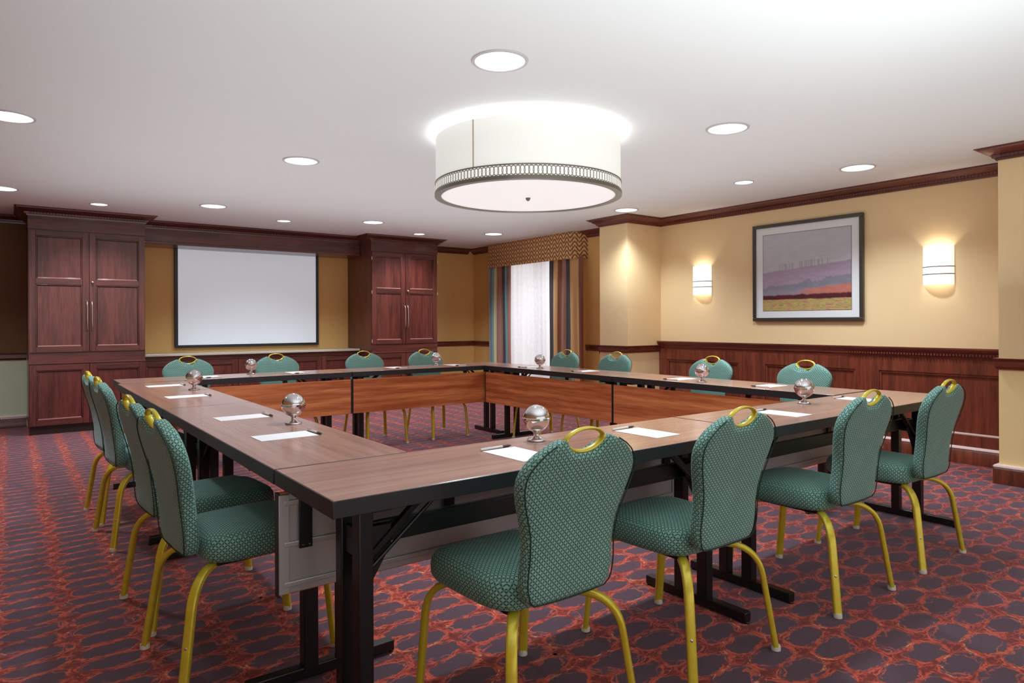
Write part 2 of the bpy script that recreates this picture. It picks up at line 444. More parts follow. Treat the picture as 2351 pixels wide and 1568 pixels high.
# walking so that the room lies on the left: along the right wall that is +y
b = MB(); b.mould([(XW, PY + .002), (XW, CY0), (CX0, CY0), (CX0, CY1), (XW, CY1), (XW, YB)], CROWN, 'cab_y', zc)
dentils(b, (XW, PY + .01), (XW, CY0 - .12), .026, zc - .054, 'cab_y'); struct(b.build('trim_1', smooth=35))
b = MB(); b.mould([(PX, -3.4), (PX, PY), (XW - .12, PY)], CROWN, 'cab_y', zc)
dentils(b, (PX, .9), (PX, PY), .026, zc - .054, 'cab_y'); struct(b.build('trim_2', smooth=35))
b = MB(); b.mould([(XW - .117, YB), (5.17, YB)], CROWN, 'cab_x', zc)
b.mould([(.16, YB), (-2.48, YB)], CROWN, 'cab_x', zc); struct(b.build('trim_3', smooth=35))

# chair rails
RAIL = [(0, -.04), (.012, -.04), (.016, -.026), (.022, -.02), (.022, .022), (.028, .026), (.032, .04), (0, .04)]
b = MB(); b.mould([(CX0, CY1), (XW, CY1), (XW, 6.80)], RAIL, 'cab_y', .834); b.mould([(XW, 8.80), (XW, YB), (5.17, YB)], RAIL, 'cab_y', .834)
b.mould([(XW, CY0), (CX0, CY0), (CX0, CY1)], RAIL, 'cab_y', .862); struct(b.build('trim_4', smooth=35))
b = MB(); b.mould([(PX, -3.4), (PX, PY), (XW - .08, PY)], RAIL, 'cab_y', .868); struct(b.build('trim_5', smooth=35))
b = MB(); b.mould([(.16, YB), (-2.48, YB)], RAIL, 'cab_x', .815); struct(b.build('trim_6', smooth=35))
# wainscot on the right wall
y0, y1 = PY + .002, CY0 - .001
b = MB(); X0 = XW
b.box(X0 - .012, X0 - .001, y0, y1, .1, .86, 'wains')
b.box(X0 - .034, X0 - .012, y0, y1, .735, .86, 'wains', .002)
b.box(X0 - .034, X0 - .012, y0, y1, .14, .235, 'wains', .002)
for a, c in ((y0, y0 + .06), (2.90, 3.11), (4.05, 4.37), (5.36, y1)):
    b.box(X0 - .034, X0 - .012, a, c, .235, .735, 'wains', .002)
for a, c in ((y0 + .06, 2.90), (3.11, 4.05), (4.37, 5.36)):     # bead inside each panel
    b.box(X0 - .026, X0 - .012, a, c, .715, .735, 'wains', .004)
    b.box(X0 - .026, X0 - .012, a, a + .02, .255, .715, 'wains', .004); b.box(X0 - .026, X0 - .012, c - .02, c, .255, .715, 'wains', .004)
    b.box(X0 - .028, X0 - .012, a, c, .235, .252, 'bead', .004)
b.mould([(X0, y0), (X0, y1)], [(0, -.095), (.036, -.095), (.040, -.07), (.05, -.066), (.05, -.045), (.062, -.035), (.07, -.018), (.078, -.012), (.078, 0), (0, 0)], 'cab_y', .952)
dentils(b, (X0, y0), (X0, 3.2), .05, .902, 'cab_y', .024)
struct(b.build('trim_7', smooth=35))
# baseboards
BASE = [(0, 0), (.03, 0), (.03, .105), (.022, .118), (0, .118)]
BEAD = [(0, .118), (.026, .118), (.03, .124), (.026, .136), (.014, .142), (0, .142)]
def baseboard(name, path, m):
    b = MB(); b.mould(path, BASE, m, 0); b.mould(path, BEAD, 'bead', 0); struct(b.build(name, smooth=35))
baseboard('baseboard_right', [(XW - .03, PY + .002), (XW - .03, CY0)], 'wains')
baseboard('baseboard_pilaster', [(PX, -3.4), (PX, PY), (XW - .08, PY)], 'wains')
baseboard('baseboard_column', [(XW - .08, CY0), (CX0, CY0), (CX0, CY1), (XW, CY1), (XW, YB), (5.17, YB)], 'cab_y')
baseboard('baseboard_back', [(.16, YB), (-2.48, YB)], 'cab_x')

# soffit beam above the screen niche
b = MB(); b.box(1.27, 4.09, 9.15, YB - .001, 2.155, H - .001, 'cab_x'); b.box(1.27, 4.09, 9.13, 9.15, 2.155, 2.19, 'cab_x', .004)
b.mould([(4.085, 9.15), (1.275, 9.15)], CROWN, 'cab_x', zc); dentils(b, (4.0, 9.15), (1.38, 9.15), .026, zc - .054, 'cab_x', .03)
struct(b.build('trim_8', smooth=35))

# window
b = MB()
for a, c, d, e in ((6.95, 8.65, .35, .41), (6.95, 8.65, 2.09, 2.15), (6.95, 7.01, .41, 2.09), (8.59, 8.65, .41, 2.09), (7.77, 7.83, .41, 2.09)):
    b.box(XW + .03, XW + .09, a, c, d, e, 'trimw', .004)
w = struct(b.build('window_1', smooth=0))
b = MB(); b.box(XW + .055, XW + .06, 7.01, 8.59, .41, 2.09, 'glass'); b.build('pane', w, 0)

# ------------------------------------------------------------------ built-in cabinets
def door_mesh(x0, x1, z0, z1, y, panels, name, parent, stile=.062, t=.022):
    """framed door facing -y whose face sits at y; panels: list of (za, zb)"""
    b = MB(); g = .003
    b.box(x0 + g, x1 - g, y + .015, y + t, z0 + g, z1 - g, 'cab_v')
    b.box(x0 + g, x0 + stile, y, y + .016, z0 + g, z1 - g, 'cab_v', .002); b.box(x1 - stile, x1 - g, y, y + .016, z0 + g, z1 - g, 'cab_v', .002)
    zs = [z0 + g]
    for a, c in panels: zs += [a, c]
    zs.append(z1 - g)
    for q in range(0, len(zs), 2): b.box(x0 + stile, x1 - stile, y, y + .016, zs[q], zs[q + 1], 'cab_x', .002)
    for a, c in panels:   # inner bevel bead
        xa, xb = x0 + stile, x1 - stile
        b.box(xa + .014, xb - .014, y + .004, y + .016, a, a + .014, 'bead_highlight', .005)
        for p in ((xa, xb, c - .012, c), (xa, xa + .012, a, c), (xb - .012, xb, a, c)):
            b.box(p[0], p[1], y + .004, y + .016, p[2], p[3], 'cab_v', .004)
        for p in ((xa + .012, xb - .012, c - .019, c - .012), (xa + .012, xa + .018, a, c - .012), (xb - .018, xb - .012, a, c - .012)):  # dark strips standing in for groove shade beside the beads
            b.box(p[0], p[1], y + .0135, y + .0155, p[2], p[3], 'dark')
    return b.build(name, parent, 40)

def bar_handle(x, z0, z1, y, parent):
    b = MB()
    pts = [(x, y + .0, z0), (x, y - .022, z0 + .006), (x, y - .032, z0 + .04)] + [(x, y - .036, z0 + (z1 - z0) * q) for q in (.3, .5, .7)] + [(x, y - .032, z1 - .04), (x, y - .022, z1 - .006), (x, y, z1)]
    b.tube(pts, .007, 'nickel', 8, up=(1, 0, 0)); return b.build('handle', parent, 60)
def knob(x, z, y, parent):
    b = MB(); rr = []
    for r, d in ((.006, 0), (.006, .012), (.014, .016), (.016, .022), (.012, .029), (.004, .031)):
        rr.append([(x + r * math.cos(2 * PI * q / 14), y - d, z + r * math.sin(2 * PI * q / 14)) for q in range(14)])
    b.rings(rr, 'nickel'); return b.build('knob', parent, 60)

def tall_cabinet(x0, x1, label, hinges=False):
    yf = 8.79; t = thing('storage_cabinet', label, 'cabinet', ((x0 + x1) / 2, yf, 0), 0, 'tall cabinets beside the screen')
    ox, oy = (x0 + x1) / 2, yf
    def off(o): o.location = (-ox, -oy, 0); return o
    b = MB(); b.box(x0, x1, yf + .001, YB - .002, .09, H - .002, 'cab_v'); b.box(x0 - .004, x1 + .004, yf - .02, yf + .001, 2.20, 2.345, 'cab_x', .003)
    b.box(x0, x1, yf - .012, yf + .001, .755, .872, 'cab_x', .003); b.box(x0 - .002, x1 + .002, yf - .024, yf + .001, .752, .768, 'cab_x', .004)
    off(b.build('carcass', t, 40))
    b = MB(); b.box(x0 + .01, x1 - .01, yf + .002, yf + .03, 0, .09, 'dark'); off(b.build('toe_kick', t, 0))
    b = MB(); b.mould([(x1 + .002, YB - .1), (x1 + .002, yf - .01), (x0 - .002, yf - .01), (x0 - .002, YB - .1)][::1], CROWN, 'cab_x', zc)
    b2 = b; dentils(b2, (x1, yf - .01), (x0, yf - .01), .026, zc - .054, 'cab_x', .028); off(b.build('crown', t, 35))
    xm = (x0 + x1) / 2
    for i, (a, c) in enumerate(((x0 + .003, xm - .001), (xm + .001, x1 - .003))):
        d = off(door_mesh(a, c, .878, 2.195, yf - .022, [(.94, 1.615), (1.675, 2.135)], 'door', t))
        hx = xm - .022 if i == 0 else xm + .024
        bar_handle(hx, 1.11, 1.435, yf - .022, d)
        if i == 1: knob(xm + .03, 1.645, yf - .022, d)
        if hinges:
            xh = a if i == 0 else c
            for zz in (.93, 1.62, 2.10):
                hb = MB(); hb.lathe([(.006, -.022), (.006, .022)], (xh, yf - .024, zz), 'nickel', 8); hb.build('hinge', d, 40)
        l = off(door_mesh(a, c, .092, .748, yf - .022, [(.155, .688)], 'door', t))
        if i == 1: knob(xm + .03, .46, yf - .022, l)
    return t
tall_cabinet(.165, 1.265, 'tall dark cherry cabinet with panelled doors, left of the projection screen')
tall_cabinet(4.095, 5.165, 'tall dark cherry cabinet with panelled doors, right of the screen near the window', True)

# credenza between the cabinets
t = thing('credenza', 'low dark cherry base cabinet under the stone counter below the screen', 'cabinet', (2.68, 9.2, 0))
def off(o): o.location = (-2.68, -9.2, 0); return o
b = MB(); b.box(1.27, 4.09, 9.2, YB - .002, .09, .782, 'cab_v').box(1.27, 4.09, 9.19, 9.2, .725, .782, 'cab_x', .002); off(b.build('carcass', t, 40))
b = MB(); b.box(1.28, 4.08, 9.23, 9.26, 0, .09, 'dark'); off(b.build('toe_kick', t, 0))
n = 5; wdt = (4.085 - 1.275) / n
for i in range(n): off(door_mesh(1.275 + i * wdt, 1.275 + (i + 1) * wdt, .095, .72, 9.178, [(.155, .665)], 'door', t))
b = MB(); b.box(1.27, 4.088, 9.15, YB - .003, .783, .812, 'gran', .004)
tag(b.build('countertop', smooth=0), 'narrow speckled stone countertop on the base cabinet below the screen', 'counter')

# projection screen
t = thing('projection_screen', 'wide white projection screen with black border on the back wall', 'screen', (2.66, 9.56, .87))
b = MB(); b.box(1.755, 3.585, 9.562, 9.566, .905, 2.154, 'screen'); o = b.build('screen_surface', t, 0); o.location = (-2.66, -9.56, -.87)
b = MB()
for p in ((1.715, 3.625, .868, .905), (1.715, 1.755, .905, 2.154), (3.585, 3.625, .905, 2.154)): b.box(p[0], p[1], 9.556, 9.572, p[2], p[3], 'black', .003)
b.box(1.715, 3.625, 9.572, YB - .001, .88, 2.15, 'black')
o = b.build('border', t, 0); o.location = (-2.66, -9.56, -.87)

# ------------------------------------------------------------------ window dressing
def cloth(name, y0, y1, z0, z1, x, folds, amp, m, label, cat, flare=0.0, gather=0.0):
    b = MB(); i = b.mi(m); nu, nv = folds * 10, 14; uvl = b.bm.loops.layers.uv.new('UVMap'); V = []; yc = (y0 + y1) / 2
    rnd = [random.uniform(.6, 1.3) for _ in range(folds + 2)]
    for j in range(nv + 1):
        tz = j / nv; z = z0 + (z1 - z0) * tz; row = []
        for q in range(nu + 1):
            s = q / nu; k = rnd[int(s * folds)]
            y = y0 + (y1 - y0) * s; y = yc + (y - yc) * (1 + flare * (1 - tz))
            dx = amp * k * math.sin(s * folds * 2 * PI) * (.6 + .4 * (1 - tz)) + .006 * math.sin(s * 9 + tz * 5)
            row.append((b.bm.verts.new((x + dx, y, z)), (s, tz)))
        V.append(row)
    for j in range(nv):
        for q in range(nu):
            four = [V[j][q], V[j][q + 1], V[j + 1][q + 1], V[j + 1][q]]
            f = b.bm.faces.new([v for v, _ in four]); f.material_index = i
            for l, (_, u) in zip(f.loops, four): l[uvl].uv = u
    return tag(b.build(name, None, 180), label, cat)
cloth('sheer_curtain', 8.50, 7.25, .03, 2.13, 6.300, 11, .026, 'sheer', 'thin white sheer curtain glowing in the window between the striped drapes', 'curtain')
cloth('drape', 8.95, 8.36, .02, 2.08, 6.235, 4, .03, 'drape_l', 'teal, cream and rose striped drape on the left of the window', 'curtain', .04)
cloth('drape', 7.42, 6.72, .02, 2.08, 6.235, 4, .03, 'drape_r', 'tan, brown and grey striped drape on the right of the window', 'curtain', .05)
b = MB(); uvl = b.bm.loops.layers.uv.new('UVMap'); i = b.mi('valance')
pts = [(XW - .002, 8.97), (6.16, 8.86), (6.15, 8.84), (6.15, 6.90), (6.16, 6.88), (XW - .002, 6.76)]
acc = [0]
for p, q in zip(pts, pts[1:]): acc.append(acc[-1] + math.dist(p, q))
zs = [2.055, 2.07, 2.2, 2.35, 2.425]
V = [[b.bm.verts.new((p[0] + (.012 if z == zs[0] else 0), p[1], z)) for p in pts] for z in zs]
for j in range(len(zs) - 1):
    for q in range(len(pts) - 1):
        f = b.bm.faces.new((V[j][q], V[j][q + 1], V[j + 1][q + 1], V[j + 1][q])); f.material_index = i
        for l, (a, c) in zip(f.loops, ((q, j), (q + 1, j), (q + 1, j + 1), (q, j + 1))): l[uvl].uv = (acc[a], zs[c])
tag(b.build('valance', None, 40), 'amber and brown ikat patterned valance above the window drapes', 'valance')

# ------------------------------------------------------------------ picture and sconces
t = thing('framed_picture', 'framed misty landscape watercolour on the amber wall between the sconces', 'picture', (XW, 3.612, 1.185))
def offp(o): o.location = (-XW, -3.612, -1.185); return o
py0, py1, pz0, pz1, fw_ = 3.035, 4.19, 1.185, 2.192, .036
b = MB()
for a, c, d, e in ((py0, py1, pz0, pz0 + fw_), (py0, py1, pz1 - fw_, pz1), (py0, py0 + fw_, pz0 + fw_, pz1 - fw_), (py1 - fw_, py1, pz0 + fw_, pz1 - fw_)):
    b.box(XW - .04, XW - .001, a, c, d, e, 'frame', .006)
offp(b.build('frame', t, 40))
b = MB(); b.box(XW - .022, XW - .010, py0 + fw_ - .004, py1 - fw_ + .004, pz0 + fw_ - .004, pz1 - fw_ + .004, 'mat'); b.box(XW - .0228, XW - .021, 3.146, 4.076, 1.288, 2.084, 'frame'); offp(b.build('mat', t, 0))
b = MB(); i = b.mi('painting'); uvl = b.bm.loops.layers.uv.new('UVMap'); qy0, qy1, qz0, qz1 = 3.150, 4.072, 1.292, 2.080
f = b.bm.faces.new([b.bm.verts.new((XW - .0235, y, z)) for y, z in ((qy1, qz0), (qy0, qz0), (qy0, qz1), (qy1, qz1))]); f.material_index = i
for l, u in zip(f.loops, ((0, 0), (1, 0), (1, 1), (0, 1))): l[uvl].uv = u
r = bmesh.ops.extrude_face_region(b.bm, geom=[f])
bmesh.ops.translate(b.bm, vec=(.0015, 0, 0), verts=[v for v in r['geom'] if isinstance(v, bmesh.types.BMVert)])
offp(b.build('print', t, 0))

def lamp(name, typ, loc, energy, col, parent=None, **kw):
    d = bpy.data.lights.new(name, typ); d.energy = energy; d.color = col
    for k, v in kw.items(): setattr(d, k, v)
    o = bpy.data.objects.new(name, d); COL.objects.link(o); o.location = loc
    if parent: o.parent = parent
    return o
WARM = (1.0, .95, .88)
def sconce(y, label):
    t = thing('wall_sconce', label, 'lamp', (XW, y, 1.49), 0, 'wall sconces beside the picture'); hw, dp, hh = .118, .10, .325
    def arc(r0, r1, z): return [(-dp * r1 * math.cos(a) , hw * r0 * math.sin(a), z) for a in [PI * (q / 18 - .5) for q in range(19)]]
    b = MB()
    outer = [arc(1, 1, 0), arc(1, 1, hh)]; inner = [arc(.96, .95, hh), arc(.96, .95, 0)]
    b.rings([outer[0], outer[1], inner[0], inner[1], outer[0]], 'sconce', closed=False); b.build('shade', t, 40)
    b = MB()
    for z in (.085, .148):
        b.rings([arc(1.0, 1.0, z), arc(1.035, 1.035, z), arc(1.035, 1.035, z + .007), arc(1.0, 1.0, z + .007), arc(1., 1., z)], 'bronze', closed=False)
    b.build('band', t, 40)
    b = MB(); b.box(-.012, -.001, -.05, .05, .06, .26, 'bronze', .003); b.build('backplate', t, 0)
    lamp('bulb_light', 'POINT', (-.05, 0, .20), 1.9, WARM, t, shadow_soft_size=.02)
sconce(4.855, 'half-round white glass wall sconce left of the picture, nearer the column')
sconce(2.415, 'half-round white glass wall sconce right of the picture, nearer the pilaster')

# ------------------------------------------------------------------ ceiling lights
def downlight(x, y, r, label, power):
    t = thing('recessed_downlight', label, 'ceiling light', (x, y, H), 0, 'recessed downlights in the ceiling')
    b = MB(); b.lathe([(r * .86, -.001), (r * .88, -.007), (r * .98, -.006), (r, -.001)], (0, 0, 0), 'ring', 40, False)
    b.build('trim_ring', t, 40)
    b = MB(); b.lathe([(r * .87, -.0015), (r * .87, -.003), (r * .6, -.0045), (r * .2, -.005)], (0, 0, 0), 'lens', 32); b.build('lens', t, 40)
    l = lamp('downlight_beam', 'SPOT', (0, 0, -.02), power, (.82, .91, 1.0), t, spot_size=math.radians(128), spot_blend=.75, shadow_soft_size=.09)
BIG, SM = .137, .088
for x, y, r, lab in (
    (1.88, 2.60, BIG, 'large round recessed downlight in the foreground in front of the drum lamp'),
    (3.72, 2.64, BIG, 'large oval-looking recessed downlight right of the drum lamp'),
    (5.53, 2.69, BIG, 'large recessed downlight near the crown above the right sconce'),
    (5.27, 3.57, SM, 'small recessed downlight above the framed picture'),
    (5.50, 5.22, BIG, 'recessed downlight directly in front of the amber column'),
    (1.80, 5.10, BIG, 'large recessed downlight left of the drum lamp'),
    (.005, 5.03, BIG, 'large recessed downlight cut by the left photo edge'),
    (1.74, 7.60, BIG, 'recessed downlight above the left end of the projection screen'),
    (3.61, 7.68, BIG, 'recessed downlight in front of the right cabinet, larger of the two there'),
    (5.46, 7.72, BIG, 'recessed downlight near the window valance'),
    (-.055, 7.72, BIG, 'recessed downlight at left photo edge beyond the nearer edge downlight'),
    (.755, 8.16, SM, 'small recessed downlight just in front of the left cabinet crown'),
    (2.68, 8.20, SM, 'small recessed downlight above the middle of the screen'),
    (4.61, 8.32, SM, 'small recessed downlight just in front of the right cabinet crown')):
    downlight(x, y, r, lab, 105 if r == BIG else 85)

DX, DY, DR, DZ0, DZ1 = 2.78, 3.53, .612, 2.012, 2.385
t = thing('drum_ceiling_lamp', 'large white fabric drum lamp with dark lattice band hanging at the ceiling', 'ceiling light', (DX, DY, H))
seg = 96
def circ(r, z): return [(r * math.cos(2 * PI * q / seg), r * math.sin(2 * PI * q / seg), z - H) for q in range(seg)]
zb0, zb1 = DZ0 + .022, DZ0 + .082
b = MB(); b.rings([circ(DR, zb1 + .006), circ(DR, DZ1), circ(DR - .006, DZ1), circ(DR - .006, DZ0 + .01), circ(DR - .001, DZ0 + .01), circ(DR - .001, zb1 + .006), circ(DR, zb1 + .006)], 'drumshade', True, False, False); b.build('shade', t, 40)
b = MB(); i = b.mi('band'); uvl = b.bm.loops.layers.uv.new('UVMap')
ra = [b.bm.verts.new(p) for p in circ(DR + .002, zb0)]; rb = [b.bm.verts.new(p) for p in circ(DR + .002, zb1)]
for q in range(seg):
    f = b.bm.faces.new((ra[q], ra[(q + 1) % seg], rb[(q + 1) % seg], rb[q])); f.material_index = i
    for l, u in zip(f.loops, ((q, 0), (q + 1, 0), (q + 1, 1), (q, 1))): l[uvl].uv = (u[0] * 2 * PI * DR / seg, u[1])
b.build('lattice_band', t, 40)
b = MB(); b.rings([circ(DR + .001, zb1), circ(DR + .006, zb1), circ(DR + .006, zb1 + .007), circ(DR + .001, zb1 + .007)], 'bronze', True, False, False)
b.rings([circ(DR - .034, DZ0), circ(DR + .008, DZ0), circ(DR + .008, zb0), circ(DR - .004, zb0), circ(DR - .004, DZ0 + .008), circ(DR - .034, DZ0 + .008), circ(DR - .034, DZ0)], 'bronze', True, False, False); b.build('metal_ring', t, 40)
b = MB(); b.lathe([(DR - .03, .006), (DR * .6, .002), (.02, 0)], (0, 0, DZ0 - H + .001), 'drumdisc', seg); b.build('diffuser', t, 60)
b = MB(); b.lathe([(.016, .003), (.016, -.004), (.012, -.014), (.004, -.02)], (0, 0, DZ0 - H), 'bronze', 16); b.build('finial', t, 60)
b = MB()
for a in (200, 320, 80):
    a = math.radians(a); cx_, sx_ = math.cos(a), math.sin(a); tx, ty = -sx_ * .0025, cx_ * .0025
    p = [(cx_ * (DR + .0025), sx_ * (DR + .0025))]
    b.rings([[(cx_ * (DR + d) + e * tx, sx_ * (DR + d) + e * ty, z - H) for d, e in ((-.001, -1), (.004, -1), (.004, 1), (-.001, 1))] for z in (zb1 + .007, DZ1)], 'tan')
b.build('seam_strip', t, 40)
b = MB()
for a in (30, 150, 270):
    a = math.radians(a); c_, s_ = math.cos(a), math.sin(a)
    b.tube([(c_ * .4, s_ * .4, -.001), (c_ * .4, s_ * .4, DZ0 - H + .02)], .006, 'trimw', 8, up=(1, 0, 0))
b.lathe([(.09, -.001), (.09, -.02), (.07, -.03)], (0, 0, 0), 'trimw', 24); b.build('ceiling_mount', t, 40)
for a in range(6):
    a = a * PI / 3
    lamp('lamp_bulb', 'POINT', (.42 * math.cos(a), .42 * math.sin(a), -.16), 2.3, (1, .99, .97), t, shadow_soft_size=.05)

# ------------------------------------------------------------------ tables
TH_, TD, TZ = .045, .457, .74
def make_table(L):
    """x along the table, +y is the inner side with the modesty panel"""
    t = empty('folding_table'); hl, hd = L / 2 - .0025, TD / 2
    b = MB(); b.box(-hl + .004, hl - .004, -hd + .004, hd - .004, TZ - .02, TZ, 'top', .0015); b.build('tabletop', t, 30)
    b = MB()
    b.box(-hl, hl, -hd, -hd + .0045, TZ - TH_, TZ - .001, 'black', .0015); b.box(-hl, hl, hd - .0045, hd, TZ - TH_, TZ - .001, 'black', .0015)
    b.box(-hl, -hl + .0045, -hd + .0045, hd - .0045, TZ - TH_, TZ - .001, 'black', .0015); b.box(hl - .0045, hl, -hd + .0045, hd - .0045, TZ - TH_, TZ - .001, 'black', .0015)
    b.box(-hl + .0045, hl - .0045, -hd + .0045, hd - .0045, TZ - TH_ + .002, TZ - .021, 'black'); b.build('edge_band', t, 30)
    zt = TZ - TH_
    for sx in (-1, 1):
        x = sx * (L / 2 - .155)
        b = MB()
        b.box(x - .022, x + .022, .032, .078, .03, zt - .002, 'blackm', .004); b.box(x - .022, x + .022, -.090, -.040, .03, zt - .002, 'blackm', .004)
        b.box(x - .02, x + .02, -.27, .24, .006, .044, 'blackm', .004)
        b.box(x - .03, x + .03, -.19, .19, zt - .014, zt + .001, 'blackm', .002)
        b.box(x - .012, x + .012, -.045, .04, .52, .60, 'blackm', .002)
        lg = b.build('leg', t, 40)
        b = MB()
        for yy in (-.262, .232): b.lathe([(.012, 0), (.014, .004), (.012, .008)], (x, yy, 0), 'blackm', 12)
        b.lathe([(.006, 0), (.006, .002)], (0, 0, 0), 'steel', 10); 
        o = b.build('glide', lg, 40)
        # folding brace: two struts from the posts up to the underside
        b = MB(); xi = x - sx * .02
        b.rings([[(xi - sx * d, yv, z + e) for yv, e in ((-.058, 0), (-.038, 0), (-.038, .022), (-.058, .022))] for d, z in ((0, .50), (.20, zt - .022))], 'blackm')
        b.tube([(xi, -.07, .49), (xi - sx * .24, -.07, zt - .012)], .006, 'blackm', 8)
        b.rings([[(xi, yv, zz) for yv in (-.05, -.044) for zz in ()] or [(xi, -.05, .42), (xi - sx * .075, -.05, .54), (xi - sx * .075, -.05, .60), (xi, -.05, .60)],
                 [(xi, -.044, .42), (xi - sx * .075, -.044, .54), (xi - sx * .075, -.044, .60), (xi, -.044, .60)]], 'blackm')
        b.build('brace', t, 40)
    b = MB(); b.box(-L / 2 + .155, L / 2 - .155, -.012, .012, .535, .600, 'blackm', .003); b.build('stretcher', t, 40)
    # modesty panel: wood face inside, grey back with ridged rails
    yp = hd - .012; zp0, zp1 = .362, .672
    b = MB(); b.box(-hl + .004, hl - .004, yp - .004, yp + .006, zp0, zp1, 'panel', .001)
    b.box(-hl + .004, hl - .004, yp - .012, yp - .004, zp0 + .006, zp1 - .006, 'alu')
    p = b.build('modesty_panel', t, 30)
    b = MB()
    for z in (.395, .515, .64): b.box(-hl + .02, hl - .02, yp - .020, yp - .012, z - .008, z + .008, 'alu', .003)
    for sx in (-1, 1): b.box(sx * (hl - .02) - .016, sx * (hl - .02) + .016, yp - .018, yp - .012, zp0 + .006, zp1 - .006, 'alu', .002)
    b.build('rail', p, 40)
    b = MB()
    for sx in (-1, 1): b.box(sx * (hl - .004) - .0045, sx * (hl - .004) + .0045, yp - .014, yp + .0075, zp0 - .001, zp1 + .001, 'black', .001)
    b.build('edge_strip', p, 30)
    for x in (-L / 2 + .085, -.32, .32, L / 2 - .085):
        b = MB(); b.box(x - .02, x + .02, yp - .030, yp - .021, .50, zt - .001, 'blackm', .002)
        b.box(x - .02, x + .02, yp - .13, yp - .03, zt - .008, zt - .001, 'blackm', .001)
        for dx in (-.01, .01): b.lathe([(.004, -.0015), (.004, .0)], (x + dx, yp - .031, .512), 'steel', 8)
        b.build('panel_bracket', t, 30)
    return t
def place_table(t, x, y, rz, label):
    t.location = (x, y, 0); t.rotation_euler = (0, 0, rz); tag(t, label, 'table', 'folding tables set in a hollow square'); return t
T6, T2 = make_table(1.829), make_table(2.015)
yn, xl, yf_, xr = 1.8235, .8655, 5.973, 4.158
place_table(T6, .636 + .9145, yn, 0, 'walnut-topped folding table at the near left corner, nearest the camera')
place_table(T2, 2.467 + 1.0075, yn, 0, 'walnut-topped folding table along the near side, right end')
def tcopy(*a): return place_table(dup(T6), *a)
tcopy(xl, 2.054 + .9145, -PI / 2, 'walnut-topped folding table along the left side, nearer half')
tcopy(xl, 3.8845 + .9145, -PI / 2, 'walnut-topped folding table along the left side, farther half')
tcopy(.66 + .9145, yf_, PI, 'walnut-topped folding table along the far side, left half before the screen')
tcopy(2.492 + .9145, yf_, PI, 'walnut-topped folding table along the far side, right half before the right cabinet')
tcopy(xr, 4.81, PI / 2, 'walnut-topped folding table along the right side, farther half toward the window')
tcopy(xr, 2.98, PI / 2, 'walnut-topped folding table along the right side, nearer half before the wainscot')

# ------------------------------------------------------------------ chairs
def lerp_tab(tab, z):
    n = len(tab)
    if z <= tab[0][0]: return tab[0][1]
    for i in range(n - 1):
        (a, va), (c, vc) = tab[i], tab[i + 1]
        if z <= c:
            h = c - a; t = (z - a) / h
            def slope(k):
                if k == 0 or k == n - 1: return (tab[min(k + 1, n - 1)][1] - tab[max(k - 1, 0)][1]) / (tab[min(k + 1, n - 1)][0] - tab[max(k - 1, 0)][0])
                return (tab[k + 1][1] - tab[k - 1][1]) / (tab[k + 1][0] - tab[k - 1][0])
            m0, m1 = slope(i) * h, slope(i + 1) * h
            return (2 * t ** 3 - 3 * t * t + 1) * va + (t ** 3 - 2 * t * t + t) * m0 + (3 * t * t - 2 * t ** 3) * vc + (t ** 3 - t * t) * m1
    return tab[-1][1]
HW = [(.412, .108), (.420, .134), (.440, .153), (.49, .163), (.55, .160), (.61, .164), (.66, .179), (.71, .197), (.755, .207), (.785, .203), (.81, .188), (.832, .164), (.85, .135), (.862, .109), (.869, .090), (.874, .070)]
DP = [(.412, .014), (.425, .024), (.48, .026), (.82, .026), (.86, .022), (.874, .014)]
def yback(z):
    s = (z - .42) / .46
    return -.205 - .085 * s - .018 * math.sin(PI * min(max(s, 0), 1)) * -1
def rz_foot(p0, p1): return p0

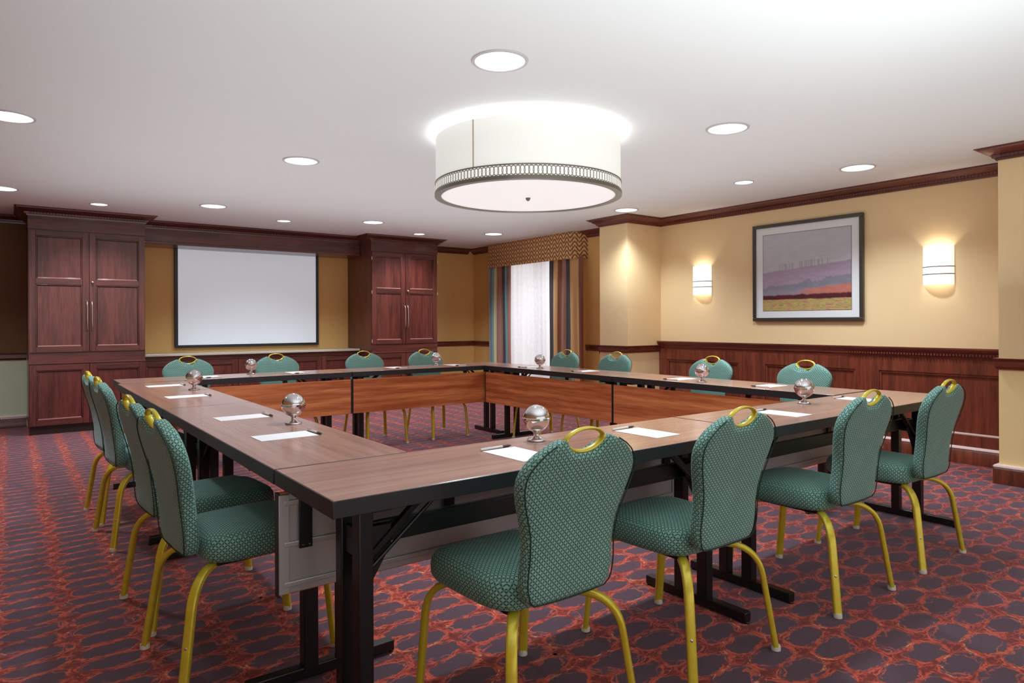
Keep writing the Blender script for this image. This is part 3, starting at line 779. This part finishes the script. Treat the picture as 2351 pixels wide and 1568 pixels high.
def make_chair():
    t = empty('banquet_chair')
    # seat
    b = MB(); rr = []; ns = 44
    for z, sc in ((.383, .86), (.386, .95), (.402, .995), (.425, 1.0), (.448, .985), (.464, .94), (.474, .86), (.480, .70), (.484, .45), (.486, .15)):
        ring = []
        for q in range(ns):
            a = 2 * PI * q / ns; c, s_ = math.cos(a), math.sin(a)
            yy = .212 * sc * math.copysign(abs(s_) ** .42, s_); hw = .205 + .012 * yy / .212
            xx = hw * sc * math.copysign(abs(c) ** .42, c)
            ring.append((xx, yy + .040, z - (.010 if yy > .15 else 0) * (sc < .9)))
        rr.append(ring)
    b.rings(rr, 'fabric'); b.build('seat', t, 60)
    b = MB(); b.box(-.15, .15, -.13, .18, .368, .386, 'pan', .006); b.build('seat_pan', t, 40)
    # back
    b = MB(); rr = []; ns = 44; nz = 34; zA, zB = .412, .874
    zl = [zA + (zB - zA) * (q / nz) for q in range(nz + 1)]
    zl = sorted(set(zl + [.416, .422, .86, .866, .870]))
    for z in zl:
        ring = []; hw = lerp_tab(HW, z); dp = lerp_tab(DP, z)
        ss = [math.sin(PI / 2 * (q / 13)) for q in range(-13, 14)]
        for sv, sg in [(v, -1) for v in ss] + [(v, 1) for v in ss[-2:0:-1]]:
            x = hw * sv; d = sg * dp * max(0.0, 1 - abs(sv) ** 7) ** (1 / 4)
            if d > 0: d += .012 * (1 - (x / hw) ** 2) * (1 if .45 < z < .84 else .4)
            k = max(0.0, 1 - abs(x / .077) ** 3) * max(0.0, min(1.0, (z - .80) / .06)) ** 1.5
            zz = z - (.047 + (.012 if d > 0 else 0)) * k
            ring.append((x, yback(zz) + d, zz))
        rr.append(ring)
    b.rings(rr, 'fabric'); bk = b.build('backrest', t, 60)
    b = MB(); left = []
    for z in [.420 + (.858 - .420) * q / 26 for q in range(27)]:
        hw = lerp_tab(HW, z) * .965; left.append((hw, yback(z) - lerp_tab(DP, z) * 1.0, z))
    path = left + [(-x, y, z) for x, y, z in reversed(left)]
    b.tube(left, .0021, 'piping', 6, up=(0, 1, 0)); b.tube([(-x, y, z) for x, y, z in left], .0021, 'piping', 6, up=(0, 1, 0))
    x0, y0, z0 = left[0]; b.tube([(x0, y0, z0), (x0 * .5, y0, z0 - .004), (0, y0, z0 - .005), (-x0 * .5, y0, z0 - .004), (-x0, y0, z0)], .0021, 'piping', 6, up=(0, 1, 0))
    b.build('piping', bk, 60)
    # gold hand hold
    b = MB(); path = []; zc_ = .866
    for q in range(36):
        a = 2 * PI * q / 36; c, s_ = math.cos(a), math.sin(a)
        x = .068 * c; dz = (.028 if s_ > 0 else .037) * math.copysign(abs(s_) ** 1.15, s_)
        path.append((x, yback(zc_ + dz), zc_ + dz))
    prof = [(.015 * math.cos(2 * PI * q / 10), .0048 * math.sin(2 * PI * q / 10)) for q in range(10)]
    i = b.mi('gold'); P = [Vector(p) for p in path]; n = len(P); R = []
    for q in range(n):
        tg = (P[(q + 1) % n] - P[q - 1]).normalized(); ax = Vector((0, 1, 0)); nn = tg.cross(ax).normalized()
        up_ = 1.0 if P[q].z > zc_ else 1.35
        R.append([b.bm.verts.new(P[q] + ax * (u * (.62 if P[q].z > zc_ else .85)) + nn * v * up_) for u, v in prof])
    for q in range(n):
        A, C = R[q], R[(q + 1) % n]
        for e in range(10): b.bm.faces.new((A[e], A[(e + 1) % 10], C[(e + 1) % 10], C[e])).material_index = i
    b.build('hand_hold', bk, 60)
    # legs: flat gold tube sweeping out from under the seat and bending down
    prof = [(.0160 * math.copysign(abs(math.cos(a)) ** .5, math.cos(a)), .0105 * math.copysign(abs(math.sin(a)) ** .5, math.sin(a))) for a in [2 * PI * q / 12 + PI / 12 for q in range(12)]]
    for sx in (-1, 1):
        for kind in ('rear', 'front'):
            if kind == 'rear': S, K, Ft = Vector((sx * .10, -.10, .374)), Vector((sx * .196, -.213, .368)), Vector((sx * .232, -.262, .010))
            else: S, K, Ft = Vector((sx * .10, .10, .374)), Vector((sx * .196, .224, .372)), Vector((sx * .208, .262, .010))
            d1, d2 = (S - K).normalized(), (Ft - K).normalized(); rad = .105
            a, c = K + d1 * rad, K + d2 * rad
            path = [S, S.lerp(a, .6)] + [a.lerp(K, q).lerp(K.lerp(c, q), q) for q in [e / 9 for e in range(10)]] + [c.lerp(Ft, q) for q in (.33, .66, 1.0)]
            b = MB(); side = d1.cross(d2).normalized(); b_r = []
            for q in range(len(path)):
                tg = (path[min(q + 1, len(path) - 1)] - path[max(q - 1, 0)]).normalized(); nn = side.cross(tg).normalized()
                b_r.append([tuple(path[q] + side * u + nn * v) for u, v in prof])
            b.rings(b_r, 'gold'); lg = b.build('leg', t, 50)
            b = MB(); b.lathe([(.013, 0), (.017, .002), (.017, .014), (.015, .02)], (Ft.x, Ft.y, 0), 'glide', 14); b.build('glide', lg, 50)
            if kind == 'rear':
                p = c.lerp(Ft, .42); b = MB(); nn = side.cross(d2).normalized()
                if nn.y > 0: nn = -nn
                e1 = side; e2 = d2
                b.rings([[tuple(p + nn * h + (e1 * math.cos(2 * PI * w / 10) + e2 * math.sin(2 * PI * w / 10)) * r) for w in range(10)] for r, h in ((.005, .0085), (.005, .0110), (.003, .0125))], 'steel'); b.build('bolt', lg, 50)
    return t
chair = make_chair(); used = [False]
def put_chair(x, y, rz, label):
    o = chair if not used[0] else dup(chair)
    used[0] = True
    o.location = (x, y, 0); o.rotation_euler = (0, 0, rz); tag(o, label, 'chair', 'green banquet chairs around the tables')
ch = 'green banquet chair, '
for x, l in ((1.25, 'largest in view, its back to us at the near tables'), (1.97, 'second from left along the near tables, its back to us'),
             (2.87, 'third from left along the near tables, its back to us'), (3.65, 'rightmost along the near tables, closest to the right wall')):
    put_chair(x, 1.63, 0, ch + l)
for y, l in ((2.55, 'nearest of the row along the left tables'), (3.11, 'second nearest in the row along the left tables'),
             (4.285, 'third from the camera along the left tables'), (4.83, 'farthest of the row along the left tables')):
    put_chair(.672, y, -PI / 2 + math.radians(4.5), ch + l)
for x, l in ((1.26, 'leftmost of the far row, facing us below the screen'), (2.03, 'second from left in the far row, below the screen'),
             (2.92, 'third from left in the far row, left of the right cabinet'), (3.63, 'rightmost of the far row, before the right cabinet doors')):
    put_chair(x, 6.165, PI, ch + l)
for y, l in ((5.30, 'farthest on the right side, before the brown drape'), (4.58, 'second farthest on the right side, before the column'),
             (3.48, 'second nearest on the right side, before the wainscot'), (2.66, 'nearest on the right side, facing in before the wainscot')):
    put_chair(4.40, y, PI / 2, ch + l)

# ------------------------------------------------------------------ chrome globes, papers, pens
def make_globe():
    t = empty('chrome_globe'); R = .051
    b = MB(); prof = [(R * math.sin(a), .083 - R * math.cos(a)) for a in [PI * (.06 + .94 * q / 28) for q in range(28)]] + [(.0008, .083 + R)]
    b.lathe(prof, (0, 0, 0), 'chrome', 40); b.build('ball', t, 60)
    b = MB(); b.lathe([(.034, 0), (.036, .003), (.034, .007), (.022, .011), (.012, .018), (.009, .025), (.012, .031), (.018, .036)], (0, 0, 0), 'chrome', 32); b.build('pedestal', t, 40)
    b = MB(); b.lathe([(R + .0002, .0785), (R + .0022, .080), (R + .0022, .086), (R + .0002, .0875)], (0, 0, 0), 'chrome', 40, False); b.build('seam_ring', t, 40)
    return t
g0 = make_globe(); first = True
for x, y, l in ((1.575, 1.955, 'polished chrome globe ornament behind the largest chair at the near tables'),
                (3.425, 1.955, 'polished chrome globe ornament at the right end of the near tables'),
                (1.0, 2.94, 'polished chrome globe ornament on the left tables, nearer one'),
                (.99, 4.87, 'polished chrome globe ornament on the left tables, farther one'),
                (1.69, 6.06, 'polished chrome globe ornament on the far tables below the screen'),
                (3.55, 6.06, 'polished chrome globe ornament on the far tables before the rightmost far chair'),
                (4.075, 5.0, 'polished chrome globe ornament on the right tables before the sheer curtain'),
                (4.065, 3.11, 'polished chrome globe ornament on the right tables before the wainscot')):
    o = g0 if first else dup(g0); first = False
    o.location = (x, y, TZ); tag(o, l, 'ornament', 'chrome globes on the tables')

b = MB(); b.box(-.07, .07, -.11, .11, 0, .0012, 'paper'); P0 = b.build('note_paper', None, 0)
def make_pen():
    t = empty('ballpoint_pen')
    def hor(prof): return [[(x, r * math.cos(2 * PI * q / 12), .0045 + r * math.sin(2 * PI * q / 12)) for q in range(12)] for r, x in prof]
    b = MB(); b.rings(hor([(.004, -.068), (.0045, -.066), (.0045, .028)]), 'pen_w'); b.build('barrel', t, 40)
    b = MB(); b.rings(hor([(.0046, .028), (.0046, .054), (.0018, .066), (.0006, .070)]), 'pen_k'); b.build('grip', t, 40)
    b = MB(); b.box(-.066, -.03, -.0012, .0012, .009, .0105, 'steel'); b.build('clip', t, 0)
    return t
pen0 = make_pen(); first = True
def setting(x, y, rz, label, where, dx=0.0, tilt=0.0):
    """sheet in front of a seat (seat looks toward local +y), pen lying across its inner end"""
    global first
    o, p = (P0, pen0) if first else (P0.copy(), None)
    if first: pass
    else: COL.objects.link(o); p = dup(pen0)
    first = False
    o.location = (x, y, TZ + .0003); o.rotation_euler = (0, 0, rz + tilt); tag(o, 'white sheet of note paper ' + where, 'paper', 'note papers on the tables')
    c, s = math.cos(rz), math.sin(rz); lx, ly = -.005 + dx, .123
    p.location = (x + c * lx - s * ly, y + s * lx + c * ly, TZ + .0002); p.rotation_euler = (0, 0, rz + .06)
    tag(p, 'white pen ' + label, 'pen', 'pens beside the papers')
for i, (x, y, w) in enumerate(((1.365, 1.79, 'by the largest chair at the near tables'), (2.03, 1.82, 'before the second chair of the near tables'),
                 (2.965, 1.80, 'before the third chair of the near tables'), (3.83, 1.85, 'at the right end of the near tables'))):
    setting(x, y, 0, 'by the note paper ' + w, w, 0, .03)
for i, (x, y, w) in enumerate(((.862, 2.64, 'nearest on the left tables'), (.873, 3.29, 'second nearest on the left tables'),
                 (.862, 4.45, 'third from the camera on the left tables'), (.885, 5.32, 'farthest on the left tables'))):
    setting(x, y, -PI / 2, 'by the note paper ' + w, w, 0, .02)
for i, (x, y, w) in enumerate(((1.34, 5.985, 'leftmost on the far tables'), (2.07, 6.0, 'second from left on the far tables'),
                 (3.06, 6.02, 'third from left on the far tables'), (3.72, 5.985, 'rightmost on the far tables'))):
    setting(x, y, PI, 'by the note paper ' + w, w)
for i, (x, y, w) in enumerate(((4.15, 5.22, 'farthest on the right tables'), (4.17, 4.46, 'second farthest on the right tables'),
                 (4.15, 3.38, 'second nearest on the right tables'), (4.17, 2.63, 'nearest on the right tables'))):
    setting(x, y, PI / 2, 'by the note paper ' + w, w)

# ------------------------------------------------------------------ ambient light
W = bpy.data.worlds.new('ambient'); scn.world = W; W.use_nodes = True
bg = W.node_tree.nodes.get('Background') or W.node_tree.nodes.new('ShaderNodeBackground')
bg.inputs[0].default_value = (1.0, .95, .90, 1); bg.inputs[1].default_value = .95
lamp('ceiling_fill', 'AREA', (2.7, 4.0, 1.40), 60, (.87, .97, .98), None, shape='RECTANGLE', size=5.6, size_y=7.5).rotation_euler = (PI, 0, 0)  # added up-facing fill lamp without a fixture, lifts the whole ceiling
lamp('near_ceiling_fill', 'AREA', (1.7, .3, 1.45), 34, (.88, .99, .98), None, shape='RECTANGLE', size=3.2, size_y=2.6).rotation_euler = (PI, 0, 0)  # second added fill lamp, brightens the ceiling near the camera
sun = lamp('window_daylight', 'AREA', (XW + .9, 7.8, 1.5), 13, (.95, .97, 1.0), None, shape='RECTANGLE', size=2.2, size_y=2.2)
sun.rotation_euler = (0, PI / 2, 0)

# ------------------------------------------------------------------ camera
F, CX, HY, TH, RO = 1543.5, 1175.5, 740.87, math.radians(53.187), .004
cd = bpy.data.cameras.new('camera'); cam = bpy.data.objects.new('camera', cd); COL.objects.link(cam)
cd.sensor_fit = 'HORIZONTAL'; cd.sensor_width = 36; cd.lens = 36 * F / 2351; cd.clip_start = .02
cd.shift_y = -(784 - HY) / 2351; cd.shift_x = 0
cam.matrix_world = Matrix.Translation((0, 0, CAM_H)) @ Matrix.Rotation(TH - PI / 2, 4, 'Z') @ Matrix.Rotation(PI / 2, 4, 'X') @ Matrix.Rotation(-RO, 4, 'Z')
scn.camera = cam
vs = scn.view_settings; vs.view_transform = 'Standard'; vs.look = 'None'; vs.exposure = .28; vs.gamma = 1
scn.cycles.use_denoising = True
scn.cycles.use_adaptive_sampling = True; scn.cycles.adaptive_threshold = .03
scn.cycles.max_bounces = 8; scn.cycles.diffuse_bounces = 4; scn.cycles.glossy_bounces = 4; scn.cycles.transparent_max_bounces = 8
scn.cycles.sample_clamp_indirect = 6
scn.cycles.caustics_reflective = False; scn.cycles.caustics_refractive = False
